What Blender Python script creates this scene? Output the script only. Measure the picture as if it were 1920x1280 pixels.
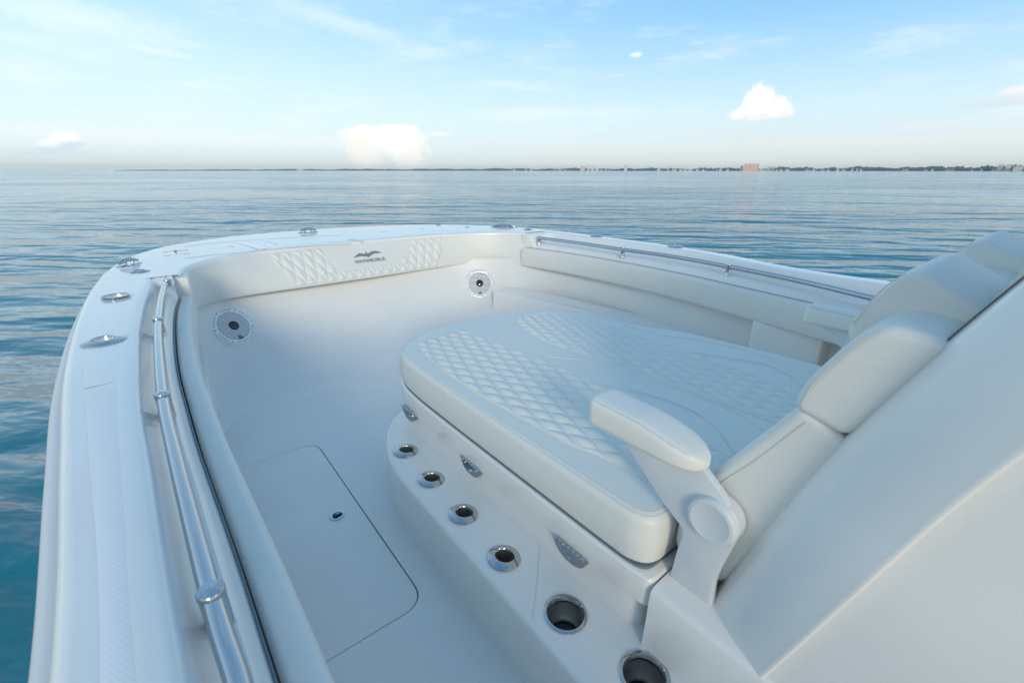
import bpy, bmesh, math, random
import numpy as np
from mathutils import Vector, Matrix
random.seed(7); np.random.seed(7)
R=math.radians
for o in list(bpy.data.objects): bpy.data.objects.remove(o)
scn=bpy.context.scene; col=scn.collection
# ------------------------------------------------------------------ camera
F=853.3; PITCH=math.atan(320/F); YAW=R(38.3); ZC=1.15
cam=bpy.data.cameras.new('camera'); co=bpy.data.objects.new('camera',cam); col.objects.link(co)
cam.sensor_width=36; cam.lens=36*F/1920; cam.clip_start=.02; cam.clip_end=60000
co.location=(0,0,ZC); co.rotation_euler=(R(90)-PITCH,0,-YAW); scn.camera=co
cam.dof.use_dof=True; cam.dof.focus_distance=1.7; cam.dof.aperture_fstop=4.5
scn.render.resolution_x=1024; scn.render.resolution_y=682
# ------------------------------------------------------------------ light
SUN_AZ=R(208); SUN_EL=R(19)      # compass-like: clockwise from +Y
scn.view_settings.view_transform='Standard'; scn.view_settings.look='None'
scn.view_settings.exposure=0.24; scn.view_settings.gamma=1
sd=bpy.data.lights.new('sun','SUN'); sd.energy=1.4; sd.angle=R(15); sd.color=(1,.91,.74)
so=bpy.data.objects.new('sun',sd); col.objects.link(so)
sv=Vector((math.sin(SUN_AZ)*math.cos(SUN_EL),math.cos(SUN_AZ)*math.cos(SUN_EL),math.sin(SUN_EL)))
so.rotation_euler=sv.to_track_quat('Z','Y').to_euler()
W=bpy.data.worlds.new('World'); scn.world=W; W.use_nodes=True
sp,cp=math.sin(PITCH),math.cos(PITCH)
fwv=np.array([math.sin(YAW),math.cos(YAW),0]); rtv=np.array([math.cos(YAW),-math.sin(YAW),0])
CAM=np.array([0,0,ZC])
def ray(px,py):
    u=px-960; v=640-py
    return ((F*cp+v*sp)*fwv+u*rtv+np.array([0,0,v*cp-F*sp]))/F
def at(px,py,x=None,y=None,z=None):
    r=ray(px,py)
    if z is not None: t=(z-CAM[2])/r[2]
    elif x is not None: t=x/r[0]
    else: t=y/r[1]
    return CAM+t*r
def pz(l,z): return np.array([at(a,b,z=z) for a,b in l])
def srgb(r,g,b):
    f=lambda c:(c/255/12.92 if c/255<.04045 else ((c/255+.055)/1.055)**2.4)
    return (f(r),f(g),f(b),1)
class NT:
    def __init__(s,t): s.t=t; s.N=t.nodes; s.L=t.links
    def n(s,ty,ins=None,**k):
        a=s.N.new(ty)
        for q,v in k.items(): setattr(a,q,v)
        for q,v in (ins or {}).items():
            if hasattr(v,'is_linked') or isinstance(v,bpy.types.NodeSocket): s.L.new(v,a.inputs[q])
            else: a.inputs[q].default_value=v
        return a
    def m(s,op,a,b=None,c=None,clamp=False):
        d={0:a}
        if b is not None: d[1]=b
        if c is not None: d[2]=c
        x=s.n('ShaderNodeMath',d,operation=op); x.use_clamp=clamp; return x.outputs[0]
    def v(s,op,a,b=None):
        d={0:a}
        if b is not None: d[1]=b
        x=s.n('ShaderNodeVectorMath',d,operation=op)
        return x.outputs['Value'] if op in('DOT_PRODUCT','LENGTH') else x.outputs[0]
    def mix(s,f,a,b,bt='MIX'):
        x=s.n('ShaderNodeMix',data_type='RGBA',blend_type=bt)
        for i,v in ((0,f),(6,a),(7,b)):
            if isinstance(v,bpy.types.NodeSocket): s.L.new(v,x.inputs[i])
            else: x.inputs[i].default_value=v
        return x.outputs[2]
    def ss(s,v,lo,hi):
        return s.n('ShaderNodeMapRange',{0:v,1:lo,2:hi,3:0.,4:1.},interpolation_type='SMOOTHSTEP').outputs[0]
def build_world():
    t=NT(W.node_tree); t.N.clear()
    out=t.n('ShaderNodeOutputWorld'); bg=t.n('ShaderNodeBackground')
    tc=t.n('ShaderNodeTexCoord').outputs['Generated']
    d=t.v('NORMALIZE',tc)
    z=t.n('ShaderNodeSeparateXYZ',{0:d}).outputs[2]
    def ramp(st):
        r=t.n('ShaderNodeValToRGB',{0:t.m('MULTIPLY',t.m('MAXIMUM',z,0.),1.)})
        cr=r.color_ramp
        while len(cr.elements)>1: cr.elements.remove(cr.elements[-1])
        cr.elements[0].position=st[0][0]; cr.elements[0].color=srgb(*st[0][1])
        for p,c in st[1:]:
            e=cr.elements.new(p); e.color=srgb(*c)
        return r.outputs[0]
    left=ramp([(0,(214,226,228)),(.012,(220,231,232)),(.035,(222,237,241)),(.08,(222,243,251)),(.16,(208,238,253)),(.24,(186,226,252)),(.30,(180,219,248)),(.5,(160,200,232)),(.72,(124,174,212)),(1,(92,146,196))])
    right=ramp([(0,(218,224,216)),(.02,(220,229,225)),(.05,(218,232,234)),(.10,(208,234,246)),(.16,(184,222,246)),(.24,(148,202,242)),(.30,(130,188,236)),(.5,(136,184,228)),(.72,(116,166,210)),(1,(92,146,196))])
    az=t.v('DOT_PRODUCT',d,tuple(-rtv)); f=t.ss(az,-.55,.75)
    c=t.mix(f,right,left)
    # warm glow low in the sky around the sun, behind the camera
    sdv=(math.sin(SUN_AZ),math.cos(SUN_AZ),0.)
    gl=t.m('MULTIPLY',t.ss(t.v('DOT_PRODUCT',d,sdv),.1,1.),t.m('SUBTRACT',1.,t.ss(z,.12,.62)))
    c=t.mix(t.m('MULTIPLY',gl,.8),c,(1.0,.80,.60,1))
    sky=t.n('ShaderNodeTexSky'); sky.sky_type='NISHITA'; sky.sun_disc=False
    sky.sun_elevation=SUN_EL; sky.sun_rotation=SUN_AZ; sky.air_density=1; sky.dust_density=1.5
    nis=t.n('ShaderNodeVectorMath',{0:sky.outputs[0],'Scale':.10},operation='SCALE').outputs[0]
    c=t.n('ShaderNodeVectorMath',{0:t.mix(.06,c,nis),'Scale':.985},operation='SCALE').outputs[0]
    # wisps and veils of thin cloud
    nz=t.n('ShaderNodeTexNoise',{'Vector':t.v('MULTIPLY',d,(3.,3.,16.)),'Scale':1.6,'Detail':5.,'Roughness':.6}).outputs[0]
    veil=t.m('MULTIPLY',t.ss(nz,.5,.78),t.m('MULTIPLY',t.ss(z,.02,.1),.5))
    c=t.mix(veil,c,srgb(236,243,247))
    fine=t.n('ShaderNodeTexNoise',{'Vector':d,'Scale':55.,'Detail':7.,'Roughness':.62}).outputs['Color']
    fine=t.v('SUBTRACT',fine,(.5,.5,.5))
    def cloud(px,py,w,h,col_hi,col_lo,amt=1.,rough=.9,flat=False,soft=.35,tilt=0.,base=.5):
        nonlocal c
        rr=ray(px,py); rr/=np.linalg.norm(rr)
        r_=np.cross(rr,[0,0,1]); r_/=np.linalg.norm(r_); u_=np.cross(r_,rr)
        r2=r_*math.cos(tilt)+u_*math.sin(tilt); u2=-r_*math.sin(tilt)+u_*math.cos(tilt)
        k=F*np.linalg.norm(ray(px,py))
        a=t.m('MULTIPLY',t.v('DOT_PRODUCT',d,tuple(r2)),k/w*2); b=t.m('MULTIPLY',t.v('DOT_PRODUCT',d,tuple(u2)),k/h*2)
        sx=t.n('ShaderNodeSeparateXYZ',{0:fine})
        a=t.m('ADD',a,t.m('MULTIPLY',sx.outputs[0],rough*2)); b2=t.m('ADD',b,t.m('MULTIPLY',sx.outputs[1],rough*2 if not flat else rough))
        if flat: # flat base: squeeze the lower half
            b2=t.m('ADD',t.m('MAXIMUM',b2,0.),t.m('MULTIPLY',t.m('MINIMUM',b2,0.),8.))
        dd=t.m('SQRT',t.m('ADD',t.m('MULTIPLY',a,a),t.m('MULTIPLY',b2,b2)))
        m=t.m('SUBTRACT',1.,t.ss(dd,1-soft,1+soft*.4))
        m=t.m('MULTIPLY',m,t.ss(t.v('DOT_PRODUCT',d,tuple(rr)),.8,.9))
        m=t.m('MULTIPLY',m,amt)
        sh=t.ss(t.m('ADD',b,t.m('MULTIPLY',sx.outputs[2],1.2)),-base,base)
        cc=t.mix(sh,col_lo,col_hi)
        c=t.mix(m,c,cc)
    wh=srgb(252,251,248); lo=srgb(214,222,230)
    cloud(300,262,1100,50,srgb(240,246,247),srgb(228,238,240),.55,.25,soft=.9)
    cloud(1700,266,900,22,srgb(228,232,230),srgb(222,230,230),.5,.4,soft=.9)
    cloud(640,45,330,34,srgb(224,239,250),srgb(214,234,250),.55,.5,soft=.9,tilt=-.20)
    cloud(90,20,420,60,srgb(226,243,253),srgb(226,243,253),.6,.6,soft=.9)
    cloud(290,95,130,14,srgb(230,243,252),srgb(230,243,252),.55,.5,soft=.9,tilt=-.1)
    cloud(990,215,260,26,srgb(228,240,246),srgb(228,240,246),.6,.6,soft=.9,tilt=.03)
    wc=srgb(249,247,241); wd=srgb(243,240,232)
    cloud(690,292,66,62,wc,wd,.75,.9,soft=.6)
    cloud(765,290,78,66,wc,wd,.85,.9,soft=.55)
    cloud(672,262,76,48,wc,wd,.9,.7,soft=.5)
    cloud(742,262,112,52,wc,wc,.95,.6,soft=.45)
    cloud(684,243,44,18,wc,wc,.95,.6,soft=.4)
    cloud(745,242,86,20,wc,wc,.95,.5,soft=.4)
    cloud(822,251,60,10,wc,wc,.5,.6,soft=.8)
    cloud(1423,219,112,50,wh,srgb(222,224,228),.97,.6,flat=True,soft=.25)
    cloud(1417,219,60,112,wh,srgb(222,224,228),.97,.6,flat=True,soft=.25)
    cloud(1452,217,58,66,srgb(250,248,244),srgb(220,222,226),.95,.6,flat=True,soft=.3)
    cloud(1193,103,26,10,srgb(238,244,250),srgb(228,240,248),.8,.5,soft=.6)
    cloud(124,266,50,36,srgb(250,250,250),srgb(206,220,230),.95,.6,soft=.45)
    cloud(92,274,40,28,srgb(246,248,248),srgb(206,220,230),.85,.6,soft=.5)
    cloud(75,284,170,12,srgb(212,225,232),srgb(208,222,230),.6,.5,soft=.8)
    cloud(1908,178,56,34,srgb(238,238,240),srgb(214,222,228),.9,.4,soft=.5)
    cloud(1850,196,130,16,srgb(212,224,232),srgb(206,220,228),.7,.5,soft=.8)
    cloud(1635,183,40,14,srgb(214,226,236),srgb(214,226,236),.5,.6,soft=.9)
    # below the horizon: sea colour
    c=t.mix(t.ss(z,-.02,-.002),srgb(120,165,190),c)
    t.L.new(c,bg.inputs[0]); bg.inputs[1].default_value=1.0
    t.L.new(bg.outputs[0],out.inputs[0])
build_world()
# ------------------------------------------------------------------ materials
def mat(name,base,rough=.4,metal=0.,coat=0.,spec=.5,bump=None,var=0.,sheen=0.):
    m=bpy.data.materials.new(name); m.use_nodes=True; t=NT(m.node_tree); b=t.N['Principled BSDF']
    b.inputs['Base Color'].default_value=(*base[:3],1); b.inputs['Roughness'].default_value=rough
    b.inputs['Metallic'].default_value=metal; b.inputs['Coat Weight'].default_value=coat; b.inputs['Coat Roughness'].default_value=.08
    b.inputs['Specular IOR Level'].default_value=spec
    oc=t.n('ShaderNodeTexCoord').outputs['Object']
    if var:
        nn=t.n('ShaderNodeTexNoise',{'Vector':oc,'Scale':3.5,'Detail':6.,'Roughness':.65}).outputs[0]
        k=t.ss(nn,.35,.7)
        t.L.new(t.mix(k,(*[c*(1-var) for c in base[:3]],1),(*base[:3],1)),b.inputs['Base Color'])
        t.L.new(t.m('ADD',rough,t.m('MULTIPLY',t.m('SUBTRACT',nn,.5),.15)),b.inputs['Roughness'])
    if bump:
        kind,sc,st,ds=bump
        if kind=='noise': h=t.n('ShaderNodeTexNoise',{'Vector':oc,'Scale':sc,'Detail':4.}).outputs[0]
        elif kind=='leather':
            h=t.n('ShaderNodeTexVoronoi',{'Vector':oc,'Scale':sc},feature='DISTANCE_TO_EDGE').outputs[0]; h=t.m('MINIMUM',t.m('MULTIPLY',h,3.),1.)
            h=t.m('ADD',h,t.m('MULTIPLY',t.n('ShaderNodeTexNoise',{'Vector':oc,'Scale':9.,'Detail':2.}).outputs[0],4.))
        elif kind=='diamond':
            s=t.n('ShaderNodeSeparateXYZ',{0:oc}); a=t.m('ADD',s.outputs[0],t.m('MULTIPLY',s.outputs[1],.55)); c=t.m('SUBTRACT',s.outputs[0],t.m('MULTIPLY',s.outputs[1],.55))
            h=t.m('MULTIPLY',t.m('ABSOLUTE',t.m('SINE',t.m('MULTIPLY',a,sc))),t.m('ABSOLUTE',t.m('SINE',t.m('MULTIPLY',c,sc))))
        bp=t.n('ShaderNodeBump',{'Height':h,'Strength':st,'Distance':ds}); t.L.new(bp.outputs[0],b.inputs['Normal'])
    return m
M={}
M['gel']=mat('gelcoat',(.835,.81,.765),.22,coat=.5,var=.03,bump=('noise',2.2,.25,.004))
M['gelmatte']=mat('gelcoat_floor',(.81,.785,.745),.42,bump=('noise',260,.25,.0006),var=.04)
M['gelsat']=mat('gelcoat_liner',(.79,.77,.73),.45,coat=0.,var=.03)
M['nonskid']=mat('nonskid',(.84,.825,.80),.42,bump=('diamond',560.,.3,.0005))
M['vinyl']=mat('vinyl',(.765,.75,.69),.42,spec=.4,bump=('leather',420,.22,.0006),var=.025)
M['vinylseam']=mat('vinyl_seam',(.62,.635,.60),.5)
M['chrome']=mat('stainless_steel',(.50,.515,.54),.05,metal=1.)
M['brushed']=mat('brushed_steel',(.80,.78,.73),.34,metal=1.,bump=('noise',60,.2,.0006))
M['hingesteel']=mat('hinge_steel',(.34,.36,.39),.18,metal=1.)
M['dark']=mat('dark_socket',(.012,.014,.018),.35)
M['gasket']=mat('grey_rubber',(.16,.19,.23),.45)
M['rub']=mat('rub_rail_vinyl',(.66,.67,.67),.4)
M['plastic']=mat('white_plastic',(.84,.84,.84),.25,coat=.8)
M['greymesh']=mat('speaker_backing',(.11,.125,.15),.55)
M['dome']=mat('speaker_dome',(.008,.012,.016),.12,coat=.6)
M['logo']=mat('logo_print',(.19,.22,.23),.5)
M['armplas']=mat('armrest_plastic',(.66,.68,.69),.35)
# ------------------------------------------------------------------ mesh helpers
def tag(o,label=None,cat=None,group=None,kind=None):
    for k,v in (('label',label),('category',cat),('group',group),('kind',kind)):
        if v: o[k]=v
    return o
def empty(name,loc=(0,0,0),parent=None):
    o=bpy.data.objects.new(name,None); col.objects.link(o); o.location=loc; o.empty_display_size=.05
    if parent: o.parent=parent
    return o
def mk(name,V,Fc,m,parent=None,smooth=True,ang=40,loc=None):
    me=bpy.data.meshes.new(name); V=[tuple(map(float,v)) for v in V]
    if loc is not None: V=[(a-loc[0],b-loc[1],c-loc[2]) for a,b,c in V]
    me.from_pydata(V,[],[tuple(int(i) for i in f) for f in Fc]); me.validate()
    bm=bmesh.new(); bm.from_mesh(me); bmesh.ops.recalc_face_normals(bm,faces=bm.faces); bm.to_mesh(me); bm.free()
    if isinstance(m,str): m=M[m]
    me.materials.append(m)
    if smooth:
        me.polygons.foreach_set('use_smooth',[True]*len(me.polygons))
        try: me.set_sharp_from_angle(angle=R(ang))
        except Exception: pass
    o=bpy.data.objects.new(name,me); col.objects.link(o)
    if loc is not None: o.location=loc
    if parent: o.parent=parent
    return o
def grid(rows,closed=False,wrap=False):
    """rows: list of equal-length point lists -> V,F ; closed joins last row to first, wrap joins row ends"""
    n=len(rows[0]); V=[p for r in rows for p in r]; Fc=[]
    nr=len(rows)
    for i in range(nr if closed else nr-1):
        for j in range(n if wrap else n-1):
            a=i*n+j; b=i*n+(j+1)%n; c=((i+1)%nr)*n+(j+1)%n; d=((i+1)%nr)*n+j
            Fc.append((a,b,c,d))
    return V,Fc
def cr(P,n,closed=False):
    """centripetal-ish Catmull-Rom resampled evenly by length"""
    P=np.array(P,float)
    if closed: Q=np.vstack([P[-1],P,P[0],P[1]])
    else: Q=np.vstack([2*P[0]-P[1],P,2*P[-1]-P[-2]])
    out=[]
    for i in range(1,len(Q)-2):
        p0,p1,p2,p3=Q[i-1:i+3]
        for t in np.linspace(0,1,24,endpoint=False):
            out.append(.5*((2*p1)+(-p0+p2)*t+(2*p0-5*p1+4*p2-p3)*t*t+(-p0+3*p1-3*p2+p3)*t**3))
    if not closed: out.append(Q[-2])
    out=np.array(out)
    if closed: out=np.vstack([out,out[0]])
    L=np.r_[0,np.cumsum(np.linalg.norm(np.diff(out,axis=0),axis=1))]
    s=np.linspace(0,L[-1],n+1)[:-1] if closed else np.linspace(0,L[-1],n)
    return np.array([np.interp(s,L,out[:,k]) for k in range(out.shape[1])]).T
def poly_round(P,r,seg=6):
    """round the corners of polygon P (r scalar or per corner)"""
    P=[np.array(p,float) for p in P]; out=[]; n=len(P)
    for i in range(n):
        a,b,c=P[i-1],P[i],P[(i+1)%n]; rr=r[i] if hasattr(r,'__len__') else r
        u=a-b; v=c-b; lu,lv=np.linalg.norm(u),np.linalg.norm(v); u/=lu; v/=lv
        rr=min(rr,lu*.49,lv*.49)
        if rr<1e-5: out.append(b); continue
        A=b+u*rr; B=b+v*rr
        for t in np.linspace(0,1,seg+1): out.append((1-t)**2*A+2*t*(1-t)*b+t*t*B)
    return np.array(out)
def normals2(P):
    """inward normals of a closed CCW outline"""
    d=np.roll(P,-1,0)-np.roll(P,1,0); d/=np.linalg.norm(d,axis=1)[:,None]+1e-12
    return np.stack([-d[:,1],d[:,0]],1)
def area(P): return .5*np.sum(P[:,0]*np.roll(P[:,1],-1)-np.roll(P[:,0],-1)*P[:,1])
def rings_mesh(outline,prof,capb=True,capt=True,zf=None):
    """prof: list (inset,z). outline CCW"""
    P=np.array(outline)[:,:2]
    if area(P)<0: P=P[::-1]
    N=normals2(P); rows=[]
    for ins,z in prof:
        q=P+N*ins; rows.append([(a,b,z if zf is None else zf(a,b,z)) for a,b in q])
    V,Fc=grid(rows,wrap=True); n=len(P)
    if capb: Fc.append(tuple(range(n))[::-1])
    if capt: Fc.append(tuple(range(len(V)-n,len(V))))
    return V,Fc
def rprism(name,outline,z0,z1,m,parent=None,rt=.006,rb=.0,seg=5,bulge=0.,zf=None,ang=50,loc=None):
    prof=[]
    if rb>0:
        for k in range(seg+1):
            a=math.pi/2*k/seg; prof.append((rb*(1-math.sin(a)),z0+rb*(1-math.cos(a))))
    else: prof.append((0,z0))
    if bulge:
        for t in np.linspace(0,1,7)[1:-1]: prof.append((-bulge*math.sin(math.pi*t),z0+rb+(z1-rt-z0-rb)*t))
    for k in range(seg+1):
        a=math.pi/2*k/seg; prof.append((rt*(1-math.cos(a)),z1-rt*(1-math.sin(a))))
    V,Fc=rings_mesh(outline,prof,zf=zf)
    return mk(name,V,Fc,m,parent,ang=ang,loc=loc)
def tube(name,P,r,m,parent=None,seg=12,caps=True,closed=False,up=None):
    P=np.array(P,float); n=len(P); T=np.gradient(P,axis=0) if not closed else np.roll(P,-1,0)-np.roll(P,1,0)
    T/=np.linalg.norm(T,axis=1)[:,None]; u=np.array(up if up is not None else ([0,0,1] if abs(T[0][2])<.9 else [1,0,0]),float); rows=[]
    for i in range(n):
        u=u-T[i]*np.dot(u,T[i]); u/=np.linalg.norm(u); w=np.cross(T[i],u)
        rr=r[i] if hasattr(r,'__len__') else r
        rows.append([P[i]+rr*(math.cos(a)*u+math.sin(a)*w) for a in np.linspace(0,2*math.pi,seg,endpoint=False)])
    V,Fc=grid(rows,wrap=True,closed=closed)
    if caps and not closed: Fc+= [tuple(range(seg))[::-1],tuple(range(len(V)-seg,len(V)))]
    return V,Fc
def tubeobj(name,P,r,m,parent=None,**k):
    V,Fc=tube(name,P,r,m,**k); return mk(name,V,Fc,m,parent)
def lathe(prof,seg=40,M4=None,sx=1.,sy=1.,cap=True):
    """prof list (r,z) -> V,F transformed by 4x4"""
    rows=[[(r*sx*math.cos(a),r*sy*math.sin(a),z) for a in np.linspace(0,2*math.pi,seg,endpoint=False)] for r,z in prof]
    V,Fc=grid(rows,wrap=True)
    if cap: Fc+=[tuple(range(seg))[::-1],tuple(range(len(V)-seg,len(V)))]
    if M4 is not None: V=[tuple(M4@Vector(v)) for v in V]
    return V,Fc
def join(*vf):
    V=[];Fc=[]
    for v,f in vf:
        k=len(V); V+=list(v); Fc+=[tuple(i+k for i in q) for q in f]
    return V,Fc
def boxvf(a,b):
    x0,y0,z0=a;x1,y1,z1=b
    V=[(x0,y0,z0),(x1,y0,z0),(x1,y1,z0),(x0,y1,z0),(x0,y0,z1),(x1,y0,z1),(x1,y1,z1),(x0,y1,z1)]
    return V,[(0,3,2,1),(4,5,6,7),(0,1,5,4),(1,2,6,5),(2,3,7,6),(3,0,4,7)]
def bevel(o,w=.004,seg=3,ang=35):
    bm=bmesh.new(); bm.from_mesh(o.data)
    ed=[e for e in bm.edges if len(e.link_faces)==2 and e.calc_face_angle(0)>R(ang)]
    bmesh.ops.bevel(bm,geom=ed,offset=w,segments=seg,profile=.6,affect='EDGES',clamp_overlap=True)
    bm.to_mesh(o.data); bm.free()
    o.data.polygons.foreach_set('use_smooth',[True]*len(o.data.polygons)); o.data.set_sharp_from_angle(angle=R(50))
    return o
def cut(o,cutters):
    """boolean-subtract cylinders etc. and bake"""
    V,Fc=join(*cutters); c=mk('cutter',V,Fc,'dark',o.parent)
    md=o.modifiers.new('b','BOOLEAN'); md.object=c; md.operation='DIFFERENCE'; md.solver='EXACT'
    bpy.context.view_layer.update()
    dg=bpy.context.evaluated_depsgraph_get(); me=bpy.data.meshes.new_from_object(o.evaluated_get(dg))
    o.modifiers.clear(); old=o.data; o.data=me
    me.materials.clear(); me.materials.append(old.materials[0])
    me.polygons.foreach_set('use_smooth',[True]*len(me.polygons)); me.set_sharp_from_angle(angle=R(40))
    bpy.data.objects.remove(c)
    return o
# ------------------------------------------------------------------ measured curves of the boat
def fy(pts,z,ext=None):
    A=pz(pts,z); L=sorted([(a[1],a[0]) for a in A])
    ys=[l[0] for l in L]; xs=[l[1] for l in L]
    # smooth monotone-ish interpolation
    c=cr(np.array(L),160)
    yy,xx=c[:,0],c[:,1]
    o=np.argsort(yy); yy,xx=yy[o],xx[o]
    def f(y): return float(np.interp(y,yy,xx))
    return f
ZD=.672; ZL=.57
pE=fy([(105,1275),(111,1050),(118,850),(123,700),(134,650),(149,590),(177,533),(200,510)],ZD)
pI=fy([(345,1275),(305,1050),(275,850),(263,780),(257,700),(259,610),(269,560),(280,533),(289,517)],ZD)
pG=fy([(515,1275),(440,1040),(374,850),(350,767),(333,700),(327,650),(326,607),(329,580),(335,562)],ZL)
sE=fy([(1127,443),(1260,460),(1393,482),(1600,522)],ZD)
sG=fy([(985,463),(1070,475),(1160,490),(1280,513),(1400,540),(1620,590)],ZL)
YP,YS=2.72,2.85
ES=cr([(-.16,-2.4),(-.16,-1.),(-.163,0.)]+[(pE(y),y) for y in (.55,1.05,1.5,2.0,2.5,2.9)]+
   [(-.195,3.10),(-.129,3.44),(-.02,3.73),(.15,3.95),(.52,4.18),(1.062,4.25),(1.39,4.235),(2.0,4.06),(2.38,3.75),(2.646,3.33),(2.75,2.85)]+
   [(sE(y),y) for y in (2.4,1.9,1.4,.9)]+[(2.66,.4),(2.62,-.2),(2.60,-1.2),(2.60,-2.4)],520)
def Enorm(C):
    d=np.gradient(C,axis=0); d/=np.linalg.norm(d,axis=1)[:,None]; return np.stack([-d[:,1],d[:,0]],1) # outward for clockwise (port aft->bow->stbd)
EN=Enorm(ES)
def Eat(y,port=True):
    k=[i for i in range(len(ES)) if (ES[i,0]<1.2)==port]
    yy=ES[k,1]; xx=ES[k,0]; o=np.argsort(yy); return float(np.interp(y,yy[o],xx[o]))
BOAT=empty('boat',(1.2,0,0)); bpy.context.view_layer.update()
tag(BOAT,'white fibreglass motorboat bow with steel grab rails, seen from beside its console','boat')
def bp(name,V,Fc,m,parent=None,**k):
    """a part of the boat, given in world coordinates"""
    return mk(name,[(a-1.2,b,c) for a,b,c in V],Fc,m,parent or BOAT,**k)
def sweepE(sec,i0=0,i1=None):
    C=ES[i0:i1]; N=EN[i0:i1]
    return grid([[(c[0]+n[0]*d,c[1]+n[1]*d,z) for d,z in sec] for c,n in zip(C,N)])
# hull and rub rail
bp('hull',*sweepE([(-.30,-.85),(-.10,-.5),(-.03,0),(0,.35),(.012,.60),(.012,.645),(.010,.655),(.0055,.6655),(-.004,.6705),(-.012,ZD),(-.02,ZD)]),'gel')
bp('rub_rail',*sweepE([(.012,.575),(.030,.575),(.040,.582),(.043,.590),(.0395,.598),(.0385,.602),(.041,.607),(.041,.612),(.036,.619),(.026,.622),(.014,.622)]),'rub')
bp('rail_insert',*sweepE([(.0115,.621),(.0155,.6225),(.0165,.6265),(.0155,.6300),(.0115,.631)]),'gasket')
# side decks with the rail recess
def side(port):
    ye=YP if port else YS; ys=np.r_[np.linspace(-2.4,ye-.16,110),np.linspace(ye-.15,ye,14)]
    rows=[]
    for y in ys:
        e=Eat(y,port); s=1 if port else -1
        if port:
            i=pI(y) if y>.47 else pI(.47)+ (y-.47)*0; g=pG(y) if y>.47 else pG(.47)
        else:
            g=sG(y) if y>.45 else sG(.45)+(y-.45)*-.02; i=e-.135
        k=min(1,max(0,(y-(ye-.09))/.075)); k=k*k*(3-2*k)
        up=lambda z: z+(ZD-z)*k
        r=[(e+s*.012,ZD),(e+s*.03,ZD+.001),(i-s*.035,ZD+.002),(i-s*.012,ZD+.001),(i-s*.003,ZD-.003),(i+s*.003,up(ZD-.012)),(i+s*.020,up(.622)),(i+s*.027,up(.611)),(i+s*.036,up(.607)),(i+s*.055,up(.606)),
           (g-s*.030,up(.604)),(g-s*.022,up(.600)),(g-s*.012,up(.583)),(g-s*.004,up(ZL+.003)),(g,up(ZL-.002)),(g+s*.001,.43),(g-s*.05,.43),(e+s*.012,.43)]
        rows.append([(x,y,z) for x,z in r])
    rows.append([(x,y+.05,z-.0006) for x,y,z in rows[-1]])
    V,Fc=grid(rows,wrap=True); n=len(rows[0]); Fc+=[tuple(range(n)),tuple(range(len(V)-n,len(V)))[::-1]]
    return bp('side_deck',V,Fc,'gel')
deckP=side(True); deckS=side(False)
deckP['label']='port side deck with inset rail recess and non-skid strips'; deckS['label']='starboard side deck beyond the lounge cushion'
# foredeck
iP=int(np.argmin(np.hypot(ES[:,0]-pE(YP),ES[:,1]-YP))); iS=int(np.argmin(np.hypot(ES[:,0]-sE(YS),ES[:,1]-YS)))
EF=cr(ES[iP:iS+1:6],160); EFn=Enorm(EF)
BT=np.array([at(a,b,z=.655)[:2] for a,b in [(337,521),(345,511),(362,502),(400,491),(440,483.5),(500,474),(640,459),(780,446.5),(850,442),(900,440),(945,439.5),(983,441)]])
BTc=cr(BT,160)
rows=[]
for k in range(160):
    e=EF[k]-EFn[k]*.012; b=BTc[k]
    if k<12: e=e*(k/12)+(EF[k]-EFn[k]*.012)*(1-k/12)
    r=[]
    for t in np.linspace(0,1,14):
        p=e*(1-t)+b*t; r.append((p[0],p[1],ZD+.002*math.sin(math.pi*t)))
    d=(b-e)/np.linalg.norm(b-e)
    r[-1]=(b[0]-d[0]*.012,b[1]-d[1]*.012,ZD)
    for dd,zz in ((-.004,ZD-.002),(.001,ZD-.008),(.002,ZD-.02),(.002,.63),(-.03,.63)):
        r.append((b[0]+d[0]*dd,b[1]+d[1]*dd,zz))
    rows.append(r)
foredeck=bp('foredeck',*grid(rows),'gel')
# ------------------------------------------------------------------ inner liner, floor, lockers
WT=cr([(.00,-2.4),(.01,0),(.01,2.2),(.02,2.65),(.10,3.05),(.34,3.24),(.8,3.285),(1.3,3.29),(1.85,3.26),(2.18,3.10),(2.40,2.78),(2.49,2.3),(2.50,1.6),(2.49,.6),(2.44,-.4),(2.44,-2.4)],260)
WB=cr([(.06,-2.4),(.06,0),(.06,2.0),(.10,2.30),(.20,2.44),(.36,2.50),(.8,2.52),(1.3,2.52),(1.85,2.50),(2.05,2.42),(2.15,2.2),(2.22,1.8),(2.24,1.4),(2.24,.6),(2.22,-.4),(2.22,-2.4)],260)
rows=[]
for a,b in zip(WT,WB):
    r=[(a[0],a[1],.47),(a[0],a[1],.45)]
    for t,z in ((.06,.36),(.13,.26),(.22,.17),(.36,.095),(.56,.045),(.78,.013),(1.0,0.001),(1.06,-.01)):
        r.append((a[0]*(1-t)+b[0]*t,a[1]*(1-t)+b[1]*t,z))
    rows.append(r)
liner_vf=grid(rows); bp('bow_liner',*liner_vf,'gelsat')
# side lockers (lower boxes with a top ledge)
for port in (True,False):
    if port: Bx=cr([(.050,-2.4),(.055,1.2),(.065,2.0),(.10,2.62),(.125,2.90)],60); out=-.07
    else: Bx=cr([(2.27,-2.4),(2.27,.4),(2.285,1.2),(2.27,1.75),(2.20,2.35),(2.09,2.89)],60); out=.12
    rows=[[(x-math.copysign(.03,out)*0,y,-.02),(x,y,.02),(x,y,.236),(x+out*.04,y,.2465),(x+out*.12,y,.250),(x+out,y,.252),(x+out*1.6,y,.252)] for x,y in Bx]
    bp('side_locker',*grid(rows),'gel')
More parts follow.
